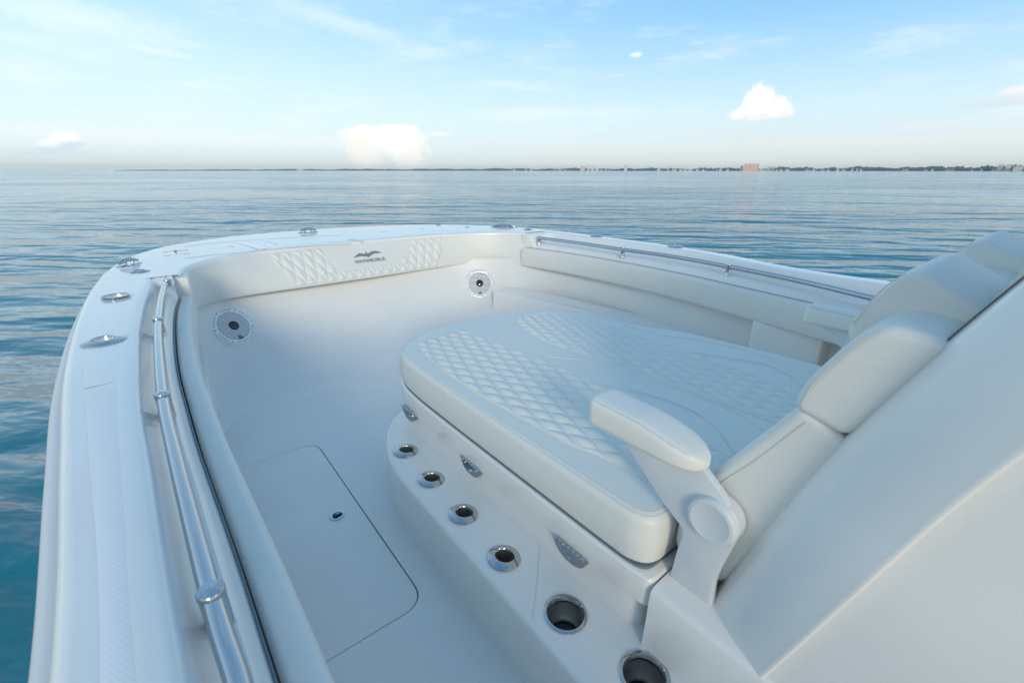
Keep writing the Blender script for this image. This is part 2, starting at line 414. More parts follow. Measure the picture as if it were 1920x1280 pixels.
# pilaster panel on the starboard side wall
o=bp('side_panel',*boxvf((2.36,.66,.2),(2.50,.99,.47)),'gel'); bevel(o,.03,4)
# floor with hatch
HO=poly_round([(.02,.905),(.398,.905),(.398,1.935),(.02,1.935)],[.0,.07,.075,.0],8)
fl=bp('cockpit_floor',*boxvf((-.05,-2.4,-.05),(2.4,3.2,0.)),'gelmatte')
V,Fc=rings_mesh(HO,[(-.0035,-.03),(-.0035,.01)]); cut(fl,[([(a-1.2,b,c) for a,b,c in V],Fc)])
hz=lambda P:[(a-1.2,b) for a,b in P]
hatch=rprism('floor_hatch',hz(HO),-.028,.0015,'gelmatte',BOAT,rt=.004)
hatch['label']='rounded storage hatch lid set flush in the cockpit floor'
def Tm(p,n=(0,0,1),up=(0,1,0)):
    n=Vector(n).normalized(); u=Vector(up); x=u.cross(n).normalized(); y=n.cross(x)
    m=Matrix((x,y,n)).transposed().to_4x4(); m.translation=Vector(p); return m
def loc(p): return (p[0]-1.2,p[1],p[2])
L=at(632,967,z=0.)
la=mk('latch',*join(lathe([(.0,.001),(.026,.001),(.0265,.003),(.024,.0045),(.017,.004),(.016,.002),(.0,.002)],36,Tm(loc(L))),),'chrome',hatch)
V,Fc=join(lathe([(.0,.0048),(.0085,.0048),(.0095,.0065),(.007,.0075),(.0,.0072)],20,Tm((L[0]-1.2-.006,L[1],.0))),boxvf((L[0]-1.2+.001,L[1]-.005,.0035),(L[0]-1.2+.018,L[1]+.002,.007)))
mk('latch_key',V,Fc,'dark',hatch)
# ------------------------------------------------------------------ lounge base, step, lid, cushion
LO=[(.672,.388),(.655,.47),(.652,.8),(.650,1.2),(.654,1.42),(.672,1.55),(.72,1.635),(.80,1.69),(.945,1.735),(1.11,1.745),(1.27,1.735),(1.40,1.70),(1.53,1.64),(1.60,1.545),(1.635,1.42),(1.665,1.29),(1.715,1.13),(1.765,1.0),(1.80,.80),(1.82,.62),(1.825,.47),(1.80,.388)]
def outline_lounge(ins=0.,n=420,rc=.03,YA=.388):
    c=cr([(.66,YA+rc)]+[tuple(p) for p in LO[1:-1]]+[(1.825,YA+rc)],n)
    # aft straight edge with rounded corners
    a=[(1.825-rc+rc*math.cos(t),YA+rc-rc*math.sin(t)) for t in np.linspace(.15,math.pi/2,7)]
    b=[(.66+rc-rc*math.sin(t),YA+rc-rc*math.cos(t)) for t in np.linspace(0,math.pi/2-.15,7)]
    mid=[(x,YA) for x in np.linspace(1.825-rc,.66+rc,100)[1:-1]]
    P=np.vstack([c,a,mid,b])
    if area(P)<0: P=P[::-1]
    for _ in range(4): P=(np.roll(P,1,0)+2*P+np.roll(P,-1,0))/4
    if ins: P=P+normals2(P)*ins
    return P
# base moulding: one profile from the floor up
def shift(P): return [(a-1.2,b) for a,b in P]
PB=outline_lounge(.004)
base=rprism('lounge_base',shift(PB[:]),-.01,.284,'gel',BOAT,rt=.008)
STEP=[(.482,-2.3),(.482,.6),(.482,1.15),(.486,1.27),(.505,1.37),(.545,1.47),(.60,1.56),(.68,1.63),(.80,1.63),(.80,-2.3)]
SO=poly_round(STEP,[0,.2,.2,.06,.06,.06,.05,.03,0,0],6)
step=rprism('console_step',shift(SO),-.01,.20,'gel',BOAT,rt=.013,seg=6)
step['label']='raised step along the port side of the lounge, holding steel rod holders'
RODS=[at(a,b,z=.2) for a,b in [(762,845),(810,898),(870,963),(946,1045)]]
CUPS=[at(1060,1150,z=.2),at(1208,1266,z=.2)]
def cyl(p,r,h0,h1,tilt=None):
    return lathe([(r,h0),(r,h1)],40,Tm(loc(p),tilt or (0,0,1)))
cut(step,[cyl(p,.0255,-.16,.03,(.12,0,1)) for p in RODS]+[cyl(p,.0475,-.10,.03) for p in CUPS])
def rod_holder(p,n=(0,0,1),ro=.046,ri=.024,parent=BOAT,sy=1.15,long=(0,1,0),label=None,depth=.075,tube_m='brushed'):
    T=Tm(loc(p),n,long)
    prof=[(ro*.97,-.0005),(ro,.001),(ro*.985,.0028),(ro*.9,.0048),(ri+.006,.0082),(ri+.002,.0085),(ri,.006),(ri-.0005,0.)]
    V,Fc=lathe(prof,48,T,sy=1.,cap=False)
    o=mk('rod_holder',V,Fc,'chrome',parent)
    V,Fc=lathe([(ri-.0004,.004),(ri-.001,-depth*.35),(ri-.001,-depth)],36,T,cap=False); mk('socket',V,Fc,tube_m,o)
    V,Fc=lathe([(0,-depth+.002),(ri,-depth+.002)],24,T,cap=False); mk('socket_bottom',V,Fc,'dark',o)
    if label: o['label']=label
    return o
for i,p in enumerate(RODS):
    rod_holder(p,(.12,0,1),label=['frontmost','second','third','rearmost'][i]+' round steel rod holder in the step beside the lounge')
def cup_holder(p,label):
    T=Tm(loc(p)); r=.047
    V,Fc=lathe([(r+.0035,.0),(r+.004,.002),(r+.001,.004),(r-.004,.0035),(r-.0055,.001),(r-.006,-.012)],56,T,cap=False)
    o=mk('cup_holder',V,Fc,'chrome',BOAT); o['label']=label
    V,Fc=lathe([(r-.0058,-.01),(r-.0065,-.055),(r-.011,-.061),(r-.012,-.068)],56,T,cap=False); mk('cup_wall',V,Fc,'brushed',o)
    V,Fc=lathe([(0,-.075),(r-.02,-.075),(r-.013,-.074),(r-.011,-.067)],40,T,cap=False); mk('cup_bottom',V,Fc,'dark',o)
cup_holder(CUPS[0],'steel cup holder sunk in the step, behind the row of rod holders')
cup_holder(CUPS[1],'steel cup holder cut off by the bottom edge of the photo')
C_=[(a-1.2,b,c+.0002) for a,b,c in cr([at(a,b,z=.2) for a,b in ((1012,1018),(1010,1050),(1006,1100),(999,1160))],20)]
mk('step_seam',*tube('',C_,.0009,'',seg=6),'vinylseam',BOAT)
# ledge and console
XK,XF=.652,.735
fy_=[(.330,.335),(.283,.37),(.225,.56),(.156,.773),(.085,.945),(.03,1.06),(-.02,1.16),(-.07,1.26)]   # front of shoulder at XF (y,z)
ky_=[(.166,.325),(.152,.357),(.095,.55),(.0326,.765),(-.011,.892),(-.055,1.0),(-.10,1.11),(-.15,1.22)]  # crease at XK
fc=cr([(a,b) for a,b in fy_],60); kc=cr([(a,b) for a,b in ky_],60)
rows=[]
for (a,za),(b,zb) in zip(fc,kc):
    r=[(XF+.25,a-.0,za),(XF+.02,a,za)]
    r+=[(XF,a-.006,za)]
    for t in (.1,.25,.4,.55,.7,.82,.91,.97):
        x=XF*(1-t)+XK*t; bul=math.sin(math.pi*t)*.010
        r.append((x-bul,(a*(1-t)+b*t)+bul*.3,za*(1-t)+zb*t))
    r+=[(XK,b,zb),(XK-.0015,b-.003,zb-.001),(XK-.001,b-.006,zb-.0015),(XK+.0055,b-.0085,zb-.002),(XK+.0065,b-.011,zb-.003),(XK+.006,b-.03,zb-.003),(XK+.006,b-.10,zb),(XK+.008,b-.5,zb),(XK+.01,-1.3,zb)]
    rows.append(r)
def mirrorx(V): return [(2.48-x,y,z) for x,y,z in V]
V,Fc=grid(rows)
V2=mirrorx(V)
front=grid([[(XF+.01,a,za),(2.48-XF-.01,a,za)] for a,za in fc])
top=grid([[(XK+.006,-.17,1.222),(XF,-.08,1.262),(2.48-XF,-.08,1.262),(2.48-XK-.006,-.17,1.222)],[(XK+.006,-1.3,1.222),(XF,-1.3,1.262),(2.48-XF,-1.3,1.262),(2.48-XK-.006,-1.3,1.222)]])
low=grid([[(XK+.006,.14,.345),(XK+.01,-1.3,.345)],[(XK+.000,.14,.19),(XK+.000,-1.3,.19)]])
console=bp('console',*join((V,Fc),(V2,Fc),front,top,low,(mirrorx(low[0]),low[1])),'gel',ang=50)
console['label']='white moulded console front rising behind the lounge backrests'
# ledge block between lid and console
LG=[(.655,.338-.004),(.663,.10),(.675,-1.2),(1.80,-1.2),(1.82,.334)]
def lrow(y,dz=0,dx=0):
    return [(.640+dx,y,.18),(.646+dx,y,.30+dz),(.648+dx,y,.343+dz),(.652+dx,y,.351+dz),(.660+dx,y,.355+dz),(.72,y,.360+dz*.5),(.80,y,.362),(1.66,y,.362),(1.80,y,.352),(1.828,y,.33),(1.834,y,.18)]
bp('console_ledge',*grid([[(a,b,0) if c==.18 else (a,b,c) for a,b,c in lrow(.366)],lrow(.3655),lrow(.25),lrow(.15),lrow(.02,-.01,.004)]),'gel')
E0=[(a,b,0.) if c==.18 else (a,b,c) for a,b,c in lrow(.366)]
bp('ledge_end',E0,[tuple(range(len(E0)))],'gel')
# hinged lid under the cushion
lid=rprism('lounge_lid',shift(outline_lounge(-.006,rc=.012,YA=.377)),.289,.362,'gel',BOAT,rt=.007,rb=.003)
lid['label']='white moulded lid under the lounge cushion, hinged along its port side'
gs=rprism('lid_gasket',shift(outline_lounge(.004)),.3615,.3675,'gasket',BOAT,rt=.001)
# hinges
def hinge(y0,y1,z0):
    x=.6435-1.2; w=y0-y1
    P=[(y1,0),(y0,0)]+[(y1+w*.5+w*.5*math.cos(t),-.043*math.sin(t)**.8) for t in np.linspace(0.06,math.pi-.06,16)]
    rowsA=[(x-.002,y,z0+z) for y,z in P]; rowsB=[(x+.014,y,z0+z) for y,z in P]
    n=len(P); V=rowsA+rowsB; Fc=[tuple(range(n)),tuple(range(n,2*n))[::-1]]+[(i,(i+1)%n,n+(i+1)%n,n+i) for i in range(n)]
    h=mk('hinge',V,Fc,'hingesteel',BOAT,ang=30)
    n=7; parts=[]
    for k in range(n):
        a=y1+w*k/n+.0008; b=y1+w*(k+1)/n-.0008
        parts.append(tube('',[(x-.003,a,z0+.001),(x-.003,b,z0+.001)],.0042,'',seg=14))
    mk('hinge_knuckle',*join(*parts),'chrome',h)
    for yy,zz in ((.22,-.012),(.5,-.027),(.78,-.012)):
        mk('screw',*lathe([(.0045,0),(.0045,.0015),(.003,.002),(.001,.0008),(0,.0008)],14,Tm((x-.002,y1+w*yy,z0+zz),(-1,0,0),(0,0,1))),'chrome',h)
    return h
for (a,b),l in zip(((1.503,1.403),(1.077,.973),(.640,.535)),('front','middle','rear')):
    hinge(a,b,.292)['label']=l+' steel hinge of the lounge lid'
# --- lounge cushion
LC=empty('lounge_cushion',(1.24,1.0,.368)); tag(LC,'large white quilted sun lounge cushion lying on the bow seat box','cushion')
bpy.context.view_layer.update()
def lc(name,V,Fc,m,parent=LC,**k):
    off=np.array([1.24,1.0,.368]); return mk(name,[tuple(np.array(v)-off) for v in V],Fc,m,parent,**k)
ZT=.492
CO=outline_lounge(.0,520,.045)
prof=[]
for k in range(5):
    a=math.pi/2*k/4; prof.append((.012*(1-math.sin(a)),.369+.012*(1-math.cos(a))))
for t in np.linspace(0,1,9)[1:]: prof.append((-.004*math.sin(math.pi*t),.381+(ZT-.026-.381)*t))
for k in range(1,9):
    a=math.pi/2*k/8; prof.append((.026*(1-math.cos(a)),ZT-.026*(1-math.sin(a))))
for i_ in (.030,.034): prof.append((i_,ZT))
V,Fc=rings_mesh(CO,prof,capt=False); n=len(CO); last=np.array(V[-n:])
for q in (.25,.5,.75,.98):
    k=len(V); V+=[(x*(1-q)+1.24*q,y*(1-q)+min(max(y,.95),1.15)*q,ZT+.0015*q) for x,y,_ in last]
    Fc+=[(k-n+i,k-n+(i+1)%n,k+(i+1)%n,k+i) for i in range(n)]
lcb=lc('cushion_body',V,Fc,'vinyl')
def strip_on(P,off,z,r=.0014): return [(x,y,z) for x,y in P]
def piping(name,P2,z,r=.0016,m='vinylseam',closed=False,parent=LC,mkf=None):
    P=[(x,y,z) for x,y in P2]
    V,Fc=tube('',P,r,'',seg=8,closed=closed); return (mkf or lc)(name,V,Fc,m,parent)
CN=normals2(CO)
piping('edge_seam',CO+CN*.012,ZT-.0045,.0013,closed=True)
piping('edge_seam',CO+CN*.021,ZT-.0003,.0010,closed=True)
D1=np.array([math.cos(R(19.3)),-math.sin(R(19.3))]); D2=np.array([.857,.515])
def quilt_panel(top,low,ztop=ZT,amp=.0085):
    """top/low: px boundary lists running front -> aft"""
    def clipc(l):
        C=cr([at(a,b,z=ztop)[:2] for a,b in l],600); C=C[C[:,1]>.375]; return cr(C[::6],360)
    A=clipc(low); B=clipc(top)
    rows=[]; nv=110
    for a,b in zip(A,B):
        w=np.linalg.norm(b-a); r=[]
        for t in np.linspace(0,1,nv+1):
            p=a*(1-t)+b*t
            u=(p@D1)/.0478; v=(p@D2)/.0470
            fu=abs((u%1)-.5)*2; fv=abs((v%1)-.5)*2       # 1 on the seam
            du=(1-fu)*.0239; dv=(1-fv)*.0235             # metres to the seam
            # double seam: a narrow flat strip between stitched grooves
            g=min(du,dv)
            puff=(min(1,max(0,(du-.0025))/.018)**.55)*(min(1,max(0,(dv-.0018))/.018)**.55)
            seam=.0006 if (du<.0016 or dv<.0010) else 0
            e=min(t,1-t)*w; ed=min(1,e/.018)
            z=ztop+.0025+(amp*puff+seam)*ed**.6-.004*(1-min(1,e/.004))
            r.append((p[0],p[1],z))
        rows.append(r)
    o=lc('quilted_panel',*grid(rows),'vinyl',ang=180); return A,B,o
pa_top=[(782,647),(800,637),(830,628),(867,622),(900,632),(940,646),(990,664),(1060,692),(1123,720),(1193,755),(1260,793),(1330,835),(1400,880),(1450,920)]
pa_low=[(782,647),(790,658),(800,670),(820,687),(840,703),(887,733),(937,762),(1000,796),(1063,830),(1130,857),(1194,890),(1240,922),(1275,950),(1310,980)]
A1,B1,qa=quilt_panel(pa_top,pa_low)
pb_top=[(960,602),(985,592),(1010,588),(1043,588),(1070,594),(1090,600),(1147,613),(1193,629),(1280,656),(1373,689),(1440,713),(1500,737),(1560,765),(1620,795)]
pb_low=[(960,602),(972,611),(990,623),(1008,633),(1027,642),(1060,653),(1127,675),(1193,698),(1260,722),(1327,747),(1390,770),(1450,792),(1500,812),(1560,838)]
A2,B2,qb=quilt_panel(pb_top,pb_low)
qa['label']='diamond-quilted panel on the port half of the lounge cushion'; qb['label']='diamond-quilted panel on the starboard half of the lounge cushion'
for C in (A1,B1,A2,B2): piping('panel_seam',C,ZT+.0012,.0022,'vinyl')
def pxc(l,z=ZT+.0035,n=60): return cr([at(a,b,z=z)[:2] for a,b in l],n)
for l in ([(1027,667),(1110,677),(1193,703),(1293,737),(1380,772),(1430,805)],
          [(1167,607),(1240,627),(1293,634),(1403,657),(1530,702)],
          ):
    piping('panel_seam',pxc(l),ZT+.0012,.0018,'vinyl')
for l in ([(1120,717),(1170,727),(1227,741),(1290,764),(1330,790),(1350,810),(1378,850)],
          [(1280,657),(1340,665),(1400,675),(1440,683),(1480,702),(1500,720),(1520,745)]):
    piping('panel_seam',pxc(l),ZT+.0008,.0014,'vinylseam'); l2=[(a+4,b+4) for a,b in l]; piping('panel_seam',pxc(l2),ZT+.0008,.0011,'vinylseam')
piping('panel_seam',pxc([(867,622),(866,606)],n=8),ZT+.0006,.001,'vinylseam')
piping('panel_seam',pxc([(960,602),(935,598),(915,593)],n=12),ZT+.0006,.001,'vinylseam')
# ------------------------------------------------------------------ backrests, headrests
def slab(name,side,x0,x1,m='vinyl',r=.022,parent=None,origin=(0,0,0),ang=180):
    """cushion extruded along x from a closed side profile (y,z) with softly rounded ends"""
    P=np.array(side); 
    if area(P)<0: P=P[::-1]
    N=normals2(P); rows=[]
    prof=[]
    for k in range(7):
        a=math.pi/2*k/6; prof.append((r*(1-math.sin(a))**1.0,x0+r*(1-math.cos(a))))
    for t in (.25,.5,.75): prof.append((-.003,x0+(x1-x0)*t))
    for k in range(7):
        a=math.pi/2*(1-k/6); prof.append((r*(1-math.sin(a)),x1-r*(1-math.cos(a))))
    # extra inner rings for a pillowy end
    for _ in range(6): N=(np.roll(N,1,0)+2*N+np.roll(N,-1,0))/4
    for ins,x in prof:
        q=P+N*ins; rows.append([(x-origin[0],a-origin[1],b-origin[2]) for a,b in q])
    V,Fc=grid(rows,wrap=True); n=len(P); Fc+=[tuple(range(n)),tuple(range(len(V)-n,len(V)))[::-1]]
    return mk(name,V,Fc,m,parent,ang=ang)
def dense(P,r,n=90):
    Q=poly_round(P,r,8); Q=np.vstack([Q,Q[0]]); L=np.r_[0,np.cumsum(np.linalg.norm(np.diff(Q,axis=0),axis=1))]
    s=np.linspace(0,L[-1],n+1)[:-1]; return np.stack([np.interp(s,L,Q[:,0]),np.interp(s,L,Q[:,1])],1)
def stitch(V0,parent,origin,r=.0011):
    V,Fc=tube('',V0,r,'',seg=6); mk('stitching',[tuple(np.array(v)-np.array(origin)) for v in V],Fc,'vinylseam',parent)
LOW=dense([(.382,.405),(.378,.50),(.340,.600),(.285,.69),(.212,.812),(.140,.778),(.205,.555),(.272,.385),(.34,.375)],[.03,.09,.09,.12,.022,.022,.1,.022,.022],110)
MID=dense([(.226,.802),(.216,.850),(.174,.930),(.142,.962),(.066,.957),(.145,.784)],[.022,.035,.05,.022,.03,.022],100)
for nm,xa,lab in (('port',.735,'port'),('stbd',1.245,'starboard')):
    xb=xa+.50
    o=slab('backrest_cushion',LOW-np.array([.3,.4]),xa-1.24*0,xb,r=.016,origin=(xa,0,0)); o.location=(xa,.3,.4)
    tag(o,f'white lower backrest cushion at the foot of the {"lounge backrest beside the big pivoting armrest" if nm=="port" else "starboard lounge backrest, mostly hidden"}','cushion','backrest cushions')
    if nm=='port': o['label']='white lower backrest cushion rising behind the pivot of the near armrest'
    st=[(xa+.001,y+.0,z) for y,z in cr([(.360,.47),(.326,.595),(.27,.688),(.212,.79)],40)]
    V,Fc=tube('',[(xa-.0005-.0,a-.012,b-.002) for _,a,b in st],.0011,'',seg=6); mk('stitching',[(a-xa,b-.3,c-.4) for a,b,c in V],Fc,'vinylseam',o)
    o=slab('backrest_cushion',MID-np.array([.2,.8]),xa-.004,xb,r=.016,origin=(xa,0,0)); o.location=(xa,.2,.8)
    tag(o,'white upper backrest cushion stacked above the lower one, nearer the camera' if nm=='port' else 'white upper backrest cushion of the far starboard seat','cushion','backrest cushions')
    V,Fc=tube('',[(xa-.0045,a-.012,b-.002) for a,b in cr([(.222,.82),(.212,.862),(.18,.925),(.152,.965)],30)],.0011,'',seg=6); mk('stitching',[(a-xa,b-.2,c-.8) for a,b,c in V],Fc,'vinylseam',o)
    hx=xa+.11
    HEAD=dense([(.206,.893),(.208,.923),(.184,.973),(.160,1.010),(.142,1.018),(.068,.980),(.050,.963),(.085,.89),(.155,.878)],[.02,.022,.05,.03,.03,.022,.022,.022,.03],100)
    o=slab('headrest',HEAD-np.array([.14,.9]),hx,hx+.26,r=.011,origin=(hx,0,0)); o.location=(hx,.14,.9)
    tag(o,'white padded headrest at the top of the near port backrest' if nm=='port' else 'white padded headrest farther away at the upper right edge','headrest','headrests of the lounge')
    V,Fc=tube('',[(hx-.0005,a,b) for a,b in cr([(.202,.925),(.180,.98),(.158,1.012)],30)],.0011,'',seg=6); mk('stitching',[(a-hx,b-.14,c-.9) for a,b,c in V],Fc,'vinylseam',o)
# ------------------------------------------------------------------ armrests
def armrest(x,s,label):
    """x: plane of the arm plate, s=+1 port (pad overhangs outboard = -x) """
    A=empty('armrest',(x-1.2,.27,.36),BOAT); A['label']=label
    O=np.array([x,.27,.36])
    def a_(name,V,Fc,m,parent=A,**k): return mk(name,[tuple(np.array(v)-O) for v in V],Fc,m,parent,**k)
    # plate: side profile (y,z)
    P=dense([(.54,.640),(.335,.645),(.270,.595),(.248,.548),(.262,.480),(.273,.42),(.268,.350),(.360,.350),(.354,.43),(.345,.49),(.39,.515),(.465,.575)],[.01,.01,.03,.04,.03,.03,.004,.006,.03,.02,.05,.06],140)
    rows=[]; 
    if area(P)<0: P=P[::-1]
    N=normals2(P)
    for ins,dx in ((.003,-.009),(.0008,-.0082),(0,-.006),(0,.006),(.0008,.0082),(.003,.009)):
        rows.append([(x+dx,a,b) for a,b in P+N*ins])
    V,Fc=grid(rows,wrap=True); n=len(P); Fc+=[tuple(range(n)),tuple(range(len(V)-n,len(V)))[::-1]]
    a_('arm',V,Fc,'armplas',ang=45)
    T=Tm((x,.294,.552),(-s,0,0),(0,0,1))
    a_('pivot_cap',*lathe([(.046,-.018),(.047,.004),(.047,.009),(.0455,.0105),(.0455,.0125),(.0465,.0135),(.046,.0185),(.043,.0225),(.037,.0240),(.034,.0228),(0,.0228)],64,T),'armplas',ang=35)
    # pad: rounded long cushion
    y0,y1=.590,.322; n=44; rows=[]
    hw=.044; cx=x-s*.004
    for k in range(n+1):
        t=k/n; y=y0+(y1-y0)*t
        e0=min(1,t/.10); e1=min(1,(1-t)/.34)
        w=hw*(1-(1-e0)**2.6)**.5 if e0<1 else hw
        w*= (1-(1-e1)**2.4)**.5 if e1<1 else 1
        w=max(w,.002)
        zb=.628+.008*t; zt=.699-.002*t-.030*max(0,(t-.45)/.55)**1.6
        zt_=zb+(zt-zb)*max(.12,((1-(1-min(1,t/.08))**3)**.5)*((1-(1-min(1,(1-t)/.14))**3)**.5))
        zm=(zb+zt)/2; k2=(zt_-zb)/(zt-zb)
        zb2=zm-(zm-zb)*max(.15,k2); zt2=zm+(zt-zm)*max(.15,k2)
        sec=[]
        for q in np.linspace(0,2*math.pi,40,endpoint=False):
            c_,s_=math.cos(q),math.sin(q); ex=.42
            sec.append((cx+w*math.copysign(abs(c_)**ex,c_),y,zm+(zt2-zb2)/2*math.copysign(abs(s_)**(ex+.1),s_)))
        rows.append(sec)
    V,Fc=grid(rows,wrap=True); m_=40; Fc+=[tuple(range(m_)),tuple(range(len(V)-m_,len(V)))[::-1]]
    pad=a_('pad',V,Fc,'vinyl',ang=180)
    for sx in (-1,1):
        pts=[]
        for k in range(4,n-3):
            r=np.array(rows[k]); i=int(np.argmax((r[:,0]-cx)*sx*1.0+ (r[:,2]-.68)*1.3)); pts.append(r[i]+np.array([sx*.0004,0,.0004]))
        pts=np.array(pts); 
        for j in range(3): pts[1:-1]=(pts[:-2]+pts[1:-1]*2+pts[2:])/4
        a_('pad_seam',*tube('',pts,.0012,'',seg=6),'vinylseam',pad)
    return A
armrest(.712,1,'padded armrest on a round pivot, nearest the camera'); armrest(1.84,-1,'padded armrest on the far starboard side of the lounge')
# ------------------------------------------------------------------ bolsters
BBc=cr([at(a,b,z=.43)[:2] for a,b in [(366,590),(372,577),(392,567),(420,560),(470,551),(540,541),(700,518),(800,503),(870,494),(925,492),(983,497)]],400)
BTf=cr(BT,400)
def inward(T_,B_):
    d=np.gradient(T_,axis=0); d/=np.linalg.norm(d,axis=1)[:,None]; return np.stack([d[:,1],-d[:,0]],1)
# match the two curves by fraction of x so that verticals stay vertical
def resamp(C,f):
    L=np.r_[0,np.cumsum(np.linalg.norm(np.diff(C,axis=0),axis=1))]; s=np.array(f)*L[-1]
    return np.stack([np.interp(s,L,C[:,0]),np.interp(s,L,C[:,1])],1)
nS=900
def smoothc(C,k=40):
    C=C.copy()
    for _ in range(k): C[1:-1]=(C[:-2]+2*C[1:-1]+C[2:])/4
    return C
fr=np.linspace(0,1,nS); TT=resamp(smoothc(BTf),fr); BB=resamp(smoothc(BBc),fr); NI=inward(TT,BB)
def Sface(i,t,d=0.):
    i=min(max(i,0),nS-1); i0=int(i); w=i-i0; i1=min(i0+1,nS-1)
    T_=TT[i0]*(1-w)+TT[i1]*w; B_=BB[i0]*(1-w)+BB[i1]*w; N_=NI[i0]*(1-w)+NI[i1]*w
    p=T_*(1-t)+B_*t; bul=.010*math.sin(math.pi*min(1,max(0,t)))**.6
    p=p+N_*(bul+d); return (p[0],p[1],.655*(1-t)+.43*t)
def s_of_px(px,py):
    best=None
    for i in range(0,nS,3):
        for t in np.linspace(0,1,30):
            p=np.array(Sface(i,t))-CAM; f_=p@fwv; u=p@rtv; w_=p[2]; dep=f_*cp-w_*sp; up=w_*cp+f_*sp
            e=(960+F*u/dep-px)**2+(640-F*up/dep-py)**2
            if best is None or e<best[0]: best=(e,i,t)
    return best[1],best[2]
iL0,_=s_of_px(505,483); iL1,_=s_of_px(556,538); iR0,_=s_of_px(843,447); iR1,_=s_of_px(818,500)
pL0,_=s_of_px(600,466); pL1,_=s_of_px(632,508); pR0,_=s_of_px(772,452); pR1,_=s_of_px(752,494)
iC,tC=s_of_px(690,479)
Ls=np.r_[0,np.cumsum(np.linalg.norm(np.diff(TT,axis=0),axis=1))]; arc=lambda i: float(np.interp(i,range(nS),Ls))
rows=[]; nt=84
for i in range(nS):
    r=[]
    s_=arc(i)
    for j in range(nt+1):
        t=j/nt; d=0
        lb=iL0+(iL1-iL0)*t; rb=iR0+(iR1-iR0)*t
        if lb<i<rb and .02<t<.98:
            pl=pL0+(pL1-pL0)*min(1,t/.72); pr=pR0+(pR1-pR0)*min(1,t/.72)
            inplate=(pl<i<pr and t<.72)
            e=min((i-lb),(rb-i))*Ls[-1]/nS; e=min(e,(t-.02)*.23,(.98-t)*.23)
            if i>pl-30 and i<pr+30:
                if t>=.72: e=min(e,(t-.72)*.23)
                elif i<=pl: e=min(e,(pl-i)*Ls[-1]/nS)
                elif i>=pr: e=min(e,(i-pr)*Ls[-1]/nS)
            if not inplate:
                h=t*.225; u=(s_-h*.5)/.072; v=(s_+h*.5)/.072
                if s_>arc((iL0+iR0)/2): u,v=(s_-h*.5)/.072,(s_+h*.5)/.072
                fu=.5-abs((u%1)-.5); fv=.5-abs((v%1)-.5)
                du,dv=fu*.072,fv*.072
                d=.0095*min(1,max(0,du-.003)/.024)**.55*min(1,max(0,dv-.003)/.024)**.55*min(1,max(0,e)/.012)
                if du<.0012 or dv<.0012: d+=.0004
            d-= .0025*(1-min(1,abs(e)/.003))
        r.append(Sface(i,t,d))
    T_,B_,N_=TT[i],BB[i],NI[i]
    pre=[]; 
    for k in range(6):
        a=math.pi/2*k/5; q=T_-N_*(.020*(1-math.sin(a))+.0); pre.append((q[0],q[1],.655+.012*math.cos(a)*1.0-.0))
    q=T_-N_*.045
    post=[]
    for k in range(1,6):
        a=math.pi/2*k/5; q2=B_-N_*(.020*(1-math.cos(a))); post.append((q2[0],q2[1],.43-.012*math.sin(a)))
    q3=B_-N_*.05
    rows.append([(q[0],q[1],.64),(q[0],q[1],.665)]+pre[:-1]+r+post+[(q3[0],q3[1],.418)])
BO=np.array([1.2,3.1,.54])
V,Fc=grid(rows); n=len(rows[0]); Fc+=[tuple(range(n)),tuple(range(len(V)-n,len(V)))[::-1]]
bol=mk('bow_bolster',V,Fc,'vinyl',None,ang=60,loc=BO)
tag(bol,'long white padded bolster across the bow wall, quilted and printed with a winged emblem','bolster')
def onface(name,V2,Fc,m,d=.0022):
    """V2 in metres relative to the emblem centre (u right, v up)"""
    V=[]
    for u,v in V2:
        s=np.interp(arc(iC)+u,Ls,range(nS)); V.append(Sface(float(s),tC-v/.23,d))
    return mk(name,[tuple(np.array(p)-BO) for p in V],Fc,m,bol,smooth=False)
def textpoly(s,size,font_offset=.0,sx=1.,ext=0):
    c=bpy.data.curves.new('t','FONT'); c.body=s; c.size=size; c.offset=font_offset; c.align_x='CENTER'; c.resolution_u=4; c.space_character=1.12
    o=bpy.data.objects.new('t',c); col.objects.link(o); bpy.context.view_layer.update()
    dg=bpy.context.evaluated_depsgraph_get(); me=bpy.data.meshes.new_from_object(o.evaluated_get(dg))
    bm=bmesh.new(); bm.from_mesh(me); bmesh.ops.triangulate(bm,faces=bm.faces)
    V=[(v.co.x*sx,v.co.y) for v in bm.verts]; Fc=[[v.index for v in f.verts] for f in bm.faces]; bm.free()
    bpy.data.objects.remove(o); return V,Fc
V,Fc=textpoly('INVINCIBLE',.028,.0012,1.0)
w=max(v[0] for v in V)-min(v[0] for v in V); c0=(max(v[0] for v in V)+min(v[0] for v in V))/2
LW=.232
V=[((v[0]-c0)*LW/w,v[1]-.042) for v in V]; onface('lettering',V,Fc,'logo')
bird=[(-.116,-.010),(-.075,.012),(-.050,.024),(-.030,.016),(-.012,.013),(-.006,.018),(-.0055,.026),(-.001,.033),(.003,.037),(.001,.030),(.004,.022),(.008,.012),(.022,.016),(.038,.026),(.070,.0285),(.095,.020),(.116,.008),(.085,.006),(.056,.008),(.036,-.001),(.014,-.010),(.006,-.018),(-.004,-.018),(-.012,-.010),(-.040,-.006),(-.062,-.002),(-.085,-.007)]
def triang(P):
    bm=bmesh.new(); vs=[bm.verts.new((x,y,0)) for x,y in P]; bm.faces.new(vs); bmesh.ops.triangulate(bm,faces=bm.faces)
    bm.verts.ensure_lookup_table(); bm.verts.index_update(); Fc=[[v.index for v in f.verts] for f in bm.faces]; V=[(v.co.x,v.co.y) for v in bm.verts]; bm.free(); return V,Fc
onface('emblem',*triang([(a,b*.8+.004) for a,b in bird]),'logo',.0024)
